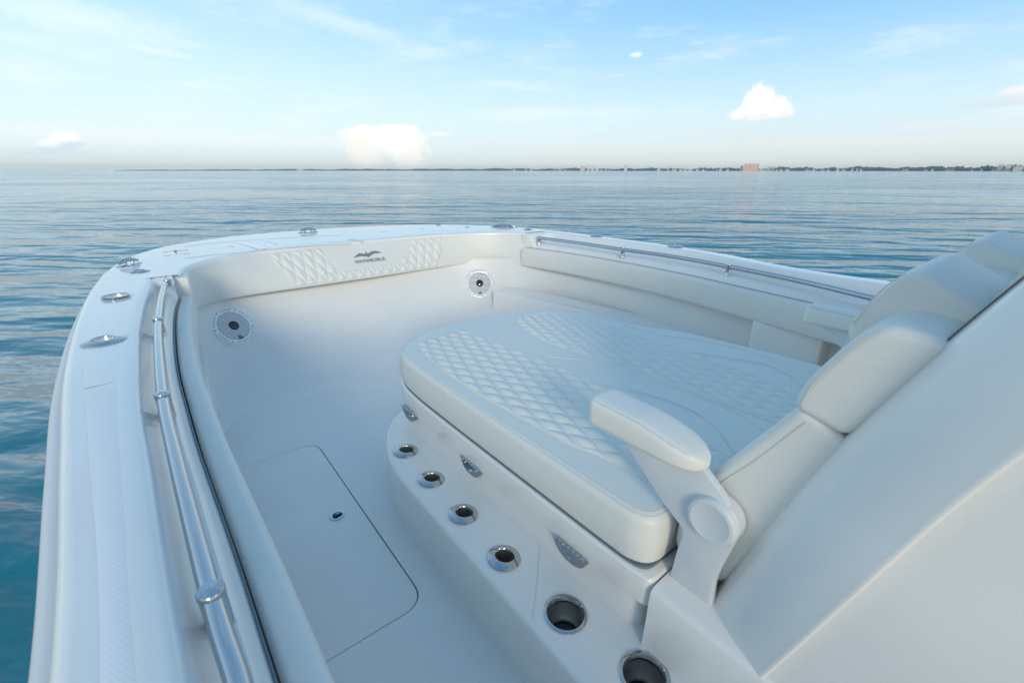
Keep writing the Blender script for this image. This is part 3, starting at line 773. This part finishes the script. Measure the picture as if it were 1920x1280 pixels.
onface('emblem',*triang([(-.006,-.020),(-.012,-.030),(-.022,-.052),(-.015,-.036),(-.009,-.026)]),'logo',.0025)
onface('emblem',*triang([(.004,-.020),(.008,-.030),(.026,-.050),(.016,-.030),(.008,-.022)]),'logo',.0025)
# side bolsters
def side_bolster(port):
    ye=(YP-.012) if port else YS-.01
    ys=np.linspace(-2.3,ye,140); rows=[]; s=1 if port else -1
    for y in ys:
        g=(pG(y) if y>.47 else pG(.47)) if port else (sG(y) if y>.45 else sG(.45)+(y-.45)*-.02)
        g+=s*.006; k=max(0,1-(ye-y)/.02); rr=0.022
        W=.052 if port else .050
        sec=[(g,.44),(g,ZL-.010),(g+s*.004,ZL-.002),(g+s*.012,ZL+.003)]
        for a in np.linspace(math.pi/2,0,8)[1:]: sec.append((g+s*(W-rr+rr*math.cos(a)),ZL+.003-rr+rr*math.sin(a)))
        for z in (.53,.50,.47,.45): sec.append((g+s*(W+.004*math.sin((.55-z)/.11*math.pi)),z))
        for a in np.linspace(0,-math.pi/2,6)[1:]: sec.append((g+s*(W-.018+.018*math.cos(a)),.44+.018*math.sin(a)))
        sec.append((g,.422))
        rows.append([(x,y,z) for x,z in sec])
    O=(rows[70][0][0],rows[70][0][1],.5)
    V,Fc=grid(rows,wrap=True); n=len(rows[0]); Fc+=[tuple(range(n)),tuple(range(len(V)-n,len(V)))[::-1]]
    o=mk('side_bolster',V,Fc,'vinyl',None,ang=60,loc=O)
    tag(o,'long white padded bolster on the near port side, beside the close grab rail' if port else 'long white padded bolster on the far starboard side, below the thin far rail','bolster','padded side bolsters')
    # dark rubber gasket along the outer edge
    gl=[( (pG(y) if y>.47 else pG(.47)) if port else (sG(y) if y>.45 else sG(.45)+(y-.45)*-.02),y) for y in ys]
    bp('bolster_gasket',*tube('',[(x+s*.001,y,ZL+.001) for x,y in gl],.0019 if port else .0012,'',seg=8),'gasket')
side_bolster(True); side_bolster(False)
# end block of the bow bolster on the port corner
eb=rprism('bolster_end',[(a-BO[0],b-BO[1]) for a,b in poly_round([(.040,2.735),(.118,2.722),(.135,2.90),(.045,2.90)],.012)],.552-BO[2],.660-BO[2],'vinyl',bol,rt=.008)
# ------------------------------------------------------------------ grab rails
def rail(px,px2,port,label):
    P=[at(a,b,z=.652) for a,b in px]; 
    ext=[at(a,b,z=.652) for a,b in px2]
    C=cr([tuple(p) for p in P],120)
    sl=(C[0][0]-C[12][0])/(C[12][1]-C[0][1])*(.25 if port else .6)
    ext=[(C[0][0]+sl*(C[0][1]-y)*math.exp(-(C[0][1]-y)*.8),y,.652) for y in np.arange(-1.8,C[0][1]-.03,.05)]
    C=np.vstack([ext,C])
    rl=bp('grab_rail',*tube('',C,.0125,'',seg=24),'chrome'); rl['label']=label
    for (a,b) in px2:
        p=at(a,b,z=.664)
        T=Tm(loc((p[0],p[1],.60)))
        mk('rail_post',*lathe([(.0165,0),(.0150,.003),(.0150,.056),(.0160,.060),(.0160,.0655),(.0145,.0675),(.004,.0682),(.003,.0670),(0,.0670)],32,T),'chrome',rl)
rail([(445,1275),(395,1115),(327,850),(305,745),(297,650),(297,600),(304,550),(312,528)],[(395,1108),(303,738),(295,597),(313,525)],True,'polished steel grab rail along the near port side')
rail([(1648,562),(1500,527),(1367,500),(1260,481),(1168,468),(1080,455),(1010,446)],[(1648,556),(1367,496),(1168,464),(1011,443)],False,'polished steel grab rail along the far starboard side')
# ------------------------------------------------------------------ deck hardware
PH=[at(195,641,z=ZD),at(218,559,z=ZD),at(262,510,z=ZD)]
SH=[at(1118,443,z=ZD),at(1266,463,z=ZD),at(990,431,z=ZD)]
cut(deckP,[cyl(p,.0285,-.2,.05,(.25,-.1,1)) for p in PH[:2]])
cut(foredeck,[cyl(PH[2],.021,-.2,.05)]) if False else None
def nonskid(y0,y1,port=True,m='nonskid'):
    n=80; rows=[]; s=1 if port else -1
    for y in np.linspace(y0,y1,n):
        e=Eat(y,port); i=pI(y) if port and y>.47 else (pI(.47) if port else e-.135)
        a=e+s*.035; b=i-s*.036
        rows.append([(a+(b-a)*t,y,ZD+.0019+(0 if t in(0,1) else .0004)) for t in (0,.04,.5,.96,1)])
    return bp('nonskid_strip',*grid(rows),m)
nonskid(-1.5,1.33); 
o=nonskid(1.37,2.62,m='gel')
cut(o,[]) if False else None
rod_holder(np.array([PH[0][0],PH[0][1],ZD+.003]),(.0,0,1),ro=.054,ri=.027,label='round steel rod holder on the port side deck, nearer the camera',depth=.16)
rod_holder(np.array([PH[1][0],PH[1][1],ZD+.003]),(.0,0,1),ro=.048,ri=.0425,label='wide steel rod holder on the port side deck, farther forward',depth=.16)
for p in SH[:2]: 
    r_=rod_holder(np.array([p[0],p[1],ZD+.003]),(0,0,1),ro=.05,ri=.026,depth=.02); r_['label']='steel rod holder on the far starboard side deck'+(', nearer the bow' if p is SH[0] else ', nearer the console')
def deck_cap(p,r,label,dome=.006,m='chrome'):
    o=mk('deck_cap',*lathe([(r,0),(r,.002),(r*.9,dome*.7),(r*.6,dome),(r*.55,dome*.6),(0,dome*.6)],32,Tm(loc((p[0],p[1],ZD+.001)))),m,BOAT); o['label']=label; return o
deck_cap(PH[2],.045,'round steel deck fitting behind the cleat',.008); deck_cap(SH[2],.04,'small round steel deck fitting by the starboard rail end',.008)
def cleat(p,d,label,L=.11,h=.03):
    p=np.array([p[0],p[1],ZD]); d=np.array([d[0],d[1],0.]); d/=np.linalg.norm(d); q=np.array([-d[1],d[0],0])
    O=np.array([1.2,0,0]); 
    V,Fc=lathe([(1,0),(1.0,.003),(.93,.006),(0,.0065)],40,Tm(tuple(p-O),(0,0,1),tuple(d)),sx=L*.30,sy=L*.62)
    c=mk('cleat',V,Fc,'chrome',BOAT); c['label']=label
    pts=[p-O+d*L*.5*t+np.array([0,0,h-.014*t*t]) for t in np.linspace(-1,1,21)]
    mk('cleat_horn',*tube('',pts,[.010*(1-.45*abs(t)**3) for t in np.linspace(-1,1,21)],'',seg=14),'chrome',c)
    for s in (-1,1): mk('cleat_foot',*tube('',[p-O+d*L*.2*s,p-O+d*L*.17*s+np.array([0,0,h])],.008,'',seg=12),'chrome',c)
cleat(at(243,497,z=ZD),(1,1.1),'polished pop-up cleat on the port bow corner',.12)
cleat(at(578,436,z=ZD),(1,0),'polished cleat on the middle of the foredeck',.13)
cleat(at(944,426,z=ZD),(1,-1),'large polished cleat on the starboard bow corner',.20,.02)
for a,b in ((433,463),(722,435),(791,430),(822,422.5),(876,426.5)):
    p=at(a,b,z=ZD); deck_cap(p,.022,'small flush deck cap on the foredeck',.003,'brushed' if a<800 else 'gasket')
# anchor locker hinge and seams on the foredeck
hp=at(330,474,z=ZD)
V,Fc=join(boxvf((hp[0]-.03-1.2,hp[1]-.13,ZD),(hp[0]+.03-1.2,hp[1]+.13,ZD+.004)),*[boxvf((hp[0]-.07-1.2,hp[1]+dy-.012,ZD+.004),(hp[0]+.07-1.2,hp[1]+dy+.012,ZD+.009)) for dy in (-.08,.08)])
bevel(bp('locker_hinge',[(a+1.2,b,c) for a,b,c in V],Fc,'plastic'),.002,2)
mk('hinge_slot',*boxvf((hp[0]-.006-1.2,hp[1]-.10,ZD+.0045),(hp[0]+.006-1.2,hp[1]+.10,ZD+.0055)),'dark',BOAT)
def strip(pxs,w,z=ZD+.003,m='plastic',h=.002,name='deck_strip'):
    C=cr([tuple(at(a,b,z=ZD)) for a,b in pxs],30); d=np.gradient(C[:,:2],axis=0); d/=np.linalg.norm(d,axis=1)[:,None]; n=np.stack([-d[:,1],d[:,0]],1)
    rows=[[(c[0]-q[0]*w,c[1]-q[1]*w,z),(c[0]-q[0]*w*.8,c[1]-q[1]*w*.8,z+h),(c[0]+q[0]*w*.8,c[1]+q[1]*w*.8,z+h),(c[0]+q[0]*w,c[1]+q[1]*w,z)] for c,q in zip(C,n)]
    return bp(name,*grid(rows),m)
strip([(447,454),(470,460),(496,468)],.03)
strip([(655,448.5),(680,453)],.012)
strip([(345,485),(400,478),(490,469.5),(560,463),(655,455)],.006,m='gel')
strip([(345,462),(420,454),(540,446),(640,441)],.006,m='gel')
for a,b in ((497,454),(508,458)): mk('locker_latch',*lathe([(.035,0),(.035,.006),(.02,.009),(0,.009)],20,Tm(loc(at(a,b,z=ZD)))),'plastic',BOAT)
# ------------------------------------------------------------------ speakers
def speaker(px,py,yp,label,yaw):
    from mathutils.bvhtree import BVHTree
    bv=BVHTree.FromPolygons([Vector(v) for v in liner_vf[0]],liner_vf[1]); rr=Vector(ray(px,py)).normalized()
    hit,n,_,_=bv.ray_cast(Vector(CAM),rr); n=n if n.dot(rr)<0 else -n; p=hit+n*.004
    S=empty('speaker',tuple(loc(p)),BOAT); S['label']=label
    T=Tm((0,0,0),n,(0,0,1)); r=.119
    def s_(name,vf,m,parent=S,**k): return mk(name,[tuple(T@Vector(v)) for v in vf[0]],vf[1],m,parent,**k)
    s_('mounting_ring',lathe([(r*1.07,-.03),(r*1.07,.001),(r*1.03,.006),(r,.007)],64),'gel')
    s_('speaker_frame',lathe([(r,-.01),(r,.012),(r*.97,.0165),(r*.80,.0185),(r*.775,.0175),(r*.765,.010)],72,cap=False),'plastic')
    s_('grille_backing',lathe([(r*.77,.0125),(0,.0125)],64,cap=False),'greymesh')
    bars=[]
    n_=17
    for k in range(n_):
        y=-r*.74+(k+.5)*(r*1.48/n_); w=math.sqrt(max(0,(r*.765)**2-y*y)); h=r*1.48/n_*.29
        bars.append(boxvf((-w,y-h,.0125),(w,y+h,.0175)))
    s_('grille_bars',join(*bars),'plastic',smooth=False)
    s_('dome_ring',lathe([(r*.30,.014),(r*.30,.0205),(r*.28,.022),(r*.255,.020)],48,cap=False),'plastic')
    s_('dome',lathe([(r*.258,.0195)]+[(r*.258*math.cos(a),.0195+.010*math.sin(a)) for a in np.linspace(0.05,math.pi/2,8)],40),'dome')
    arcs=[]
    for k in range(6):
        a0=R(60*k+17-6); a1=a0+R(38)
        rows=[[(q*math.cos(a),q*math.sin(a),.0182) for q in (r*.885,r*.91)] for a in np.linspace(a0,a1,12)]; arcs.append(grid(rows))
    for a_ in arcs: s_('frame_slot',a_,'gasket',smooth=False)
    for k in range(6):
        a=R(60*k+0); q=r*.93
        s_('screw',([(x+q*math.cos(a),y+q*math.sin(a),z+.0165) for x,y,z in lathe([(.0075,0),(.0075,.003),(.0045,.0035),(.003,.0015),(0,.0015)],16)[0]],lathe([(.0075,0),(.0075,.003),(.0045,.0035),(.003,.0015),(0,.0015)],16)[1]),'plastic')
        V,Fc=lathe([(.0034,.0202),(0,.0204)],12); s_('screw',([(x+q*math.cos(a),y+q*math.sin(a),z) for x,y,z in V],Fc),'dark')
    V,Fc=textpoly('JL',.030,.0012); c0=(max(v[0] for v in V)+min(v[0] for v in V))/2
    s_('lettering',([( (a-c0),b-r*.72,.0188) for a,b in V],Fc),'dark',smooth=False)
speaker(436,613,3.175,'round white speaker near the port end of the bow wall',.0)
speaker(899,532,3.165,'round white speaker near the starboard end of the bow wall',.0)
# ------------------------------------------------------------------ sea
def water():
    Zw=-.62
    m=bpy.data.materials.new('sea_water'); m.use_nodes=True; t=NT(m.node_tree); b=t.N['Principled BSDF']
    b.inputs['Base Color'].default_value=(.003,.165,.215,1); b.inputs['Roughness'].default_value=.08; b.inputs['IOR'].default_value=1.75
    pos=t.n('ShaderNodeNewGeometry').outputs['Position']
    mp=t.n('ShaderNodeMapping',{'Vector':pos}); mp.inputs['Rotation'].default_value=(0,0,YAW+R(6))
    def nz(sx,sy,sc,det=3.,off=0):
        v=t.v('MULTIPLY',mp.outputs[0],(sx,sy,1.)); v=t.v('ADD',v,(off,off*1.7,0.))
        return t.n('ShaderNodeTexNoise',{'Vector':v,'Scale':sc,'Detail':det,'Roughness':.5,'Distortion':.3}).outputs[0]
    h=t.m('MULTIPLY',nz(.36,1.,.42,3.,3.),1.9)
    h=t.m('ADD',h,t.m('MULTIPLY',nz(.36,1.,1.15,2.,11.),.55))
    h=t.m('ADD',h,t.m('MULTIPLY',nz(.42,1.,3.6,3.,7.),.12))
    h=t.m('ADD',h,t.m('MULTIPLY',nz(.6,1.,.09,2.,21.),1.3))
    h=t.m('MULTIPLY',h,t.m('ADD',.45,t.m('MULTIPLY',t.ss(nz(.5,1.,.035,2.,41.),.35,.65),.9)))
    bp_=t.n('ShaderNodeBump',{'Height':h,'Strength':1.,'Distance':.40}); t.L.new(bp_.outputs[0],b.inputs['Normal'])
    n=160; rr=np.r_[0,np.geomspace(1.5,11000,90)]
    V=[(0,0,Zw)];Fc=[]
    for r in rr[1:]:
        for k in range(n): a=2*math.pi*k/n; V.append((r*math.cos(a),r*math.sin(a),Zw))
    for k in range(n): Fc.append((0,1+k,1+(k+1)%n))
    for i in range(len(rr)-2):
        for k in range(n):
            a=1+i*n+k; b_=1+i*n+(k+1)%n; Fc.append((a,a+n,b_+n,b_))
    o=mk('sea',V,Fc,m,None); tag(o,kind='structure'); o['label']='calm rippled blue-green bay water'
water()
# ------------------------------------------------------------------ far shore
def farp(px,py,D):
    r=ray(px,py); return CAM+r*(D/math.hypot(r[0],r[1]))
DX=[(150,8500),(480,6500),(700,5200),(960,3900),(1200,3100),(1400,2700),(1700,2300),(1920,2100),(2100,2000)]
def dist(px): return float(np.interp(px,[a for a,_ in DX],[b for _,b in DX]))
M['trees']=mat('mangrove_foliage',(.14,.20,.195),.8,var=.4)
def shore():
    xs=np.linspace(215,2150,900); rows=[]
    for px in xs:
        D=dist(px); g=farp(px,320,D); d=np.array([g[0],g[1],0])/D
        base=float(np.interp(px,[215,480,960,1400,1700,1920],[1.0,2.2,3.6,4.5,5.3,6.2]))
        h=base*(1+.14*math.sin(px*.13)+.13*math.sin(px*.047+1)+.22*random.uniform(-1,1))*D/911
        r=[]
        for k,(dd,f) in enumerate(((-14,0),(-10,.55),(-3,.95),(8,1.),(22,.8),(34,0))):
            r.append((g[0]+d[0]*dd,g[1]+d[1]*dd,-.62+h*f*(1 if k in(0,5) else random.uniform(.9,1.08))))
        rows.append(r)
    o=mk('shore_trees',*grid(rows),'trees',None,smooth=False); tag(o,'low dark green line of waterfront trees along the horizon','trees',kind='stuff')
shore()
BM={k:mat('building_'+k,c,.7) for k,c in dict(white=(.80,.78,.72),cream=(.75,.66,.54),pink=(.92,.60,.50),tan=(.55,.40,.31),roof=(.33,.16,.11),win=(.42,.38,.37)).items()}
BM['grey']=mat('building_grey',(.45,.45,.44),.7)
def building(name,px0,px1,py,label,m,cat='building',group=None,roof='flat',D=None,storeys=0,deep=.6,forward=20):
    pc=(px0+px1)/2; D=(D or dist(pc))-forward; a=farp(px0,320,D); b=farp(px1,320,D)
    c=(a+b)/2; w=np.linalg.norm((b-a)[:2]); top=farp(pc,py,D)[2]; h=top+.62
    ang=math.atan2(b[1]-a[1],b[0]-a[0])
    B=empty(name,(c[0],c[1],-.62)); B.rotation_euler=(0,0,ang); tag(B,label,cat,group)
    dp=w*deep
    wallh=h if roof=='flat' else h*.68
    mk('wall',*boxvf((-w/2,0,0),(w/2,dp,wallh)),BM[m],B,smooth=False)
    if roof=='flat':
        mk('roof',*boxvf((-w/2-.4,-.4,wallh),(w/2+.4,dp+.4,wallh+h*.04)),BM['grey'],B,smooth=False)
    else:
        V=[(-w/2-1,-1,wallh),(w/2+1,-1,wallh),(w/2+1,dp+1,wallh),(-w/2-1,dp+1,wallh),(-w/4,dp/2,h),(w/4,dp/2,h)]
        mk('roof',V,[(0,1,5,4),(1,2,5),(2,3,4,5),(3,0,4),(0,3,2,1)],BM['roof' if m in('cream','tan') else 'grey'],B,smooth=False)
    ns=storeys or max(1,int(wallh/4.5)); nw=min(10,max(2,int(w/6)))
    ww=w*.5/nw; hh=wallh*.42/ns; first=None
    for st_ in range(ns):
        for k in range(nw):
            L_=(-w/2+w*(k+.5)/nw,-.05,wallh*(st_+.5)/ns)
            if first is None: o=first=mk('window',*boxvf((-ww/2,-.1,-hh/2),(ww/2,.1,hh/2)),BM['win'],B,smooth=False)
            else: o=first.copy(); col.objects.link(o)
            o.location=L_
    return B,w,dp,h
# pink hotel
B,w,dp,h=building('hotel',1394,1421,308,'large salmon pink waterfront hotel with ribbed towers on the horizon','pink',cat='hotel',storeys=7,forward=40)
for k in range(5):
    x=-w/2+w*k/4; mk('tower',*boxvf((x-w*.035,-w*.05,0),(x+w*.035,w*.05,h*1.10)),BM['pink'],B,smooth=False)
building('tower_block',1387.5,1392.5,311,'small white tower just left of the pink hotel','white')
building('tower_block',1101,1105,309,'left one of the close pair of slim white towers','white')
building('tower_block',1108,1114,310.5,'right one of the close pair of slim white towers','white')
building('tower_block',1170,1176,309.5,'lone square white tower between the towers and the hotel','white')
building('low_building',1116,1123,315.8,'broad low white building just right of the slim towers','white')
building('low_building',1088,1098,312.5,'long cream building just left of the slim towers','cream')
building('apartment_block',1868,1880,309.5,'left one of the two long white blocks near the right edge','white',deep=.4)
building('apartment_block',1883,1894,309.5,'right one of the two long white blocks near the right edge','white',deep=.4)
building('apartment_block',1898,1918,311.8,'cream apartment row at the right edge','cream',deep=.4)
building('apartment_block',1438,1450,313,'pale block rising behind the trees right of the hotel','cream',deep=.4,forward=-30)
building('apartment_block',1456,1468,312.5,'pale stepped block behind the trees, second right of the hotel','white',deep=.4,forward=-30)
building('low_building',557,576,317.2,'low pink building alone on the far left shoreline','pink',deep=.3)
hs=[(962,966),(984,988),(994,998),(1038,1042),(1048,1052),(1058,1061),(1126,1129),(1134,1137),(1140,1143),(1232,1238),(1250,1256),(1260,1268),(1274,1278),(1281,1289),(1290,1297),(1305,1310),(1316,1321),(1342,1346),(1348,1353),(1362,1367),(1378,1383),(1424,1431),(1431,1438),(1439,1445),(1446,1452),(1454,1459),(1462,1467),(1473,1480),(1510,1515),(1516,1522),(1523,1528),(1540,1547),(1551,1555),(1568,1573),(1580,1585),(1596,1600),(1605,1609),(1612,1616),(1684,1690),(1692,1696),(1698,1702),(1733,1739),(1746,1750),(1773,1778),(1779,1784),(1785,1789),(1820,1824),(1838,1842),(1859,1865),(1866,1871),(1879,1884),(1888,1893),(1905,1909)]
cols=['white','cream','white','tan','cream','white','cream']
words={'white':'white','cream':'cream','tan':'tan'}
seen={}
for k,(a,b) in enumerate(hs):
    c=cols[k%7]; a=a+random.uniform(-.3,.3)
    building('waterfront_house',a,b,random.uniform(316.2,317.6) if a>1200 else random.uniform(317.3,318.3),f"{words[c]} {'pitched' if k%3 else 'flat'}-roofed house {'left of the slim white towers' if a<1100 else 'between slim towers and pink hotel' if a<1390 else 'just right of pink hotel' if a<1530 else 'midway from hotel to right edge' if a<1700 else 'near the right edge'}",c,cat='house',group='small houses along the far shore',roof='hip' if k%3 else 'flat')
hh={}
for o in bpy.data.objects:
    if o.get('category')=='house': hh.setdefault(o['label'],[]).append(o)
for l,os_ in hh.items():
    if len(os_)>1:
        os_.sort(key=lambda o: math.atan2(o.location.x,o.location.y))
        for k,o in enumerate(os_): o['label']=l+', '+['leftmost','second from left','third from left','fourth from left','fifth from left'][k]+' of these'
# ------------------------------------------------------------------ render settings
scn.render.engine='CYCLES'
scn.cycles.max_bounces=8; scn.cycles.diffuse_bounces=4; scn.cycles.glossy_bounces=5
scn.cycles.use_denoising=True

def haze():
    m=bpy.data.materials.new('haze'); m.use_nodes=True; t=NT(m.node_tree); t.N.clear(); o_=t.n('ShaderNodeOutputMaterial')
    v=t.n('ShaderNodeVolumePrincipled'); v.inputs['Color'].default_value=(.93,.97,1,1); v.inputs['Density'].default_value=HAZE
    t.L.new(v.outputs[0],o_.inputs['Volume'])
    o=mk('haze',*boxvf((-11500,-11500,-1.7),(11500,11500,90)),m,None,smooth=False); tag(o,kind='stuff'); o['label']='thin pale sea haze'
HAZE=6e-5
haze()
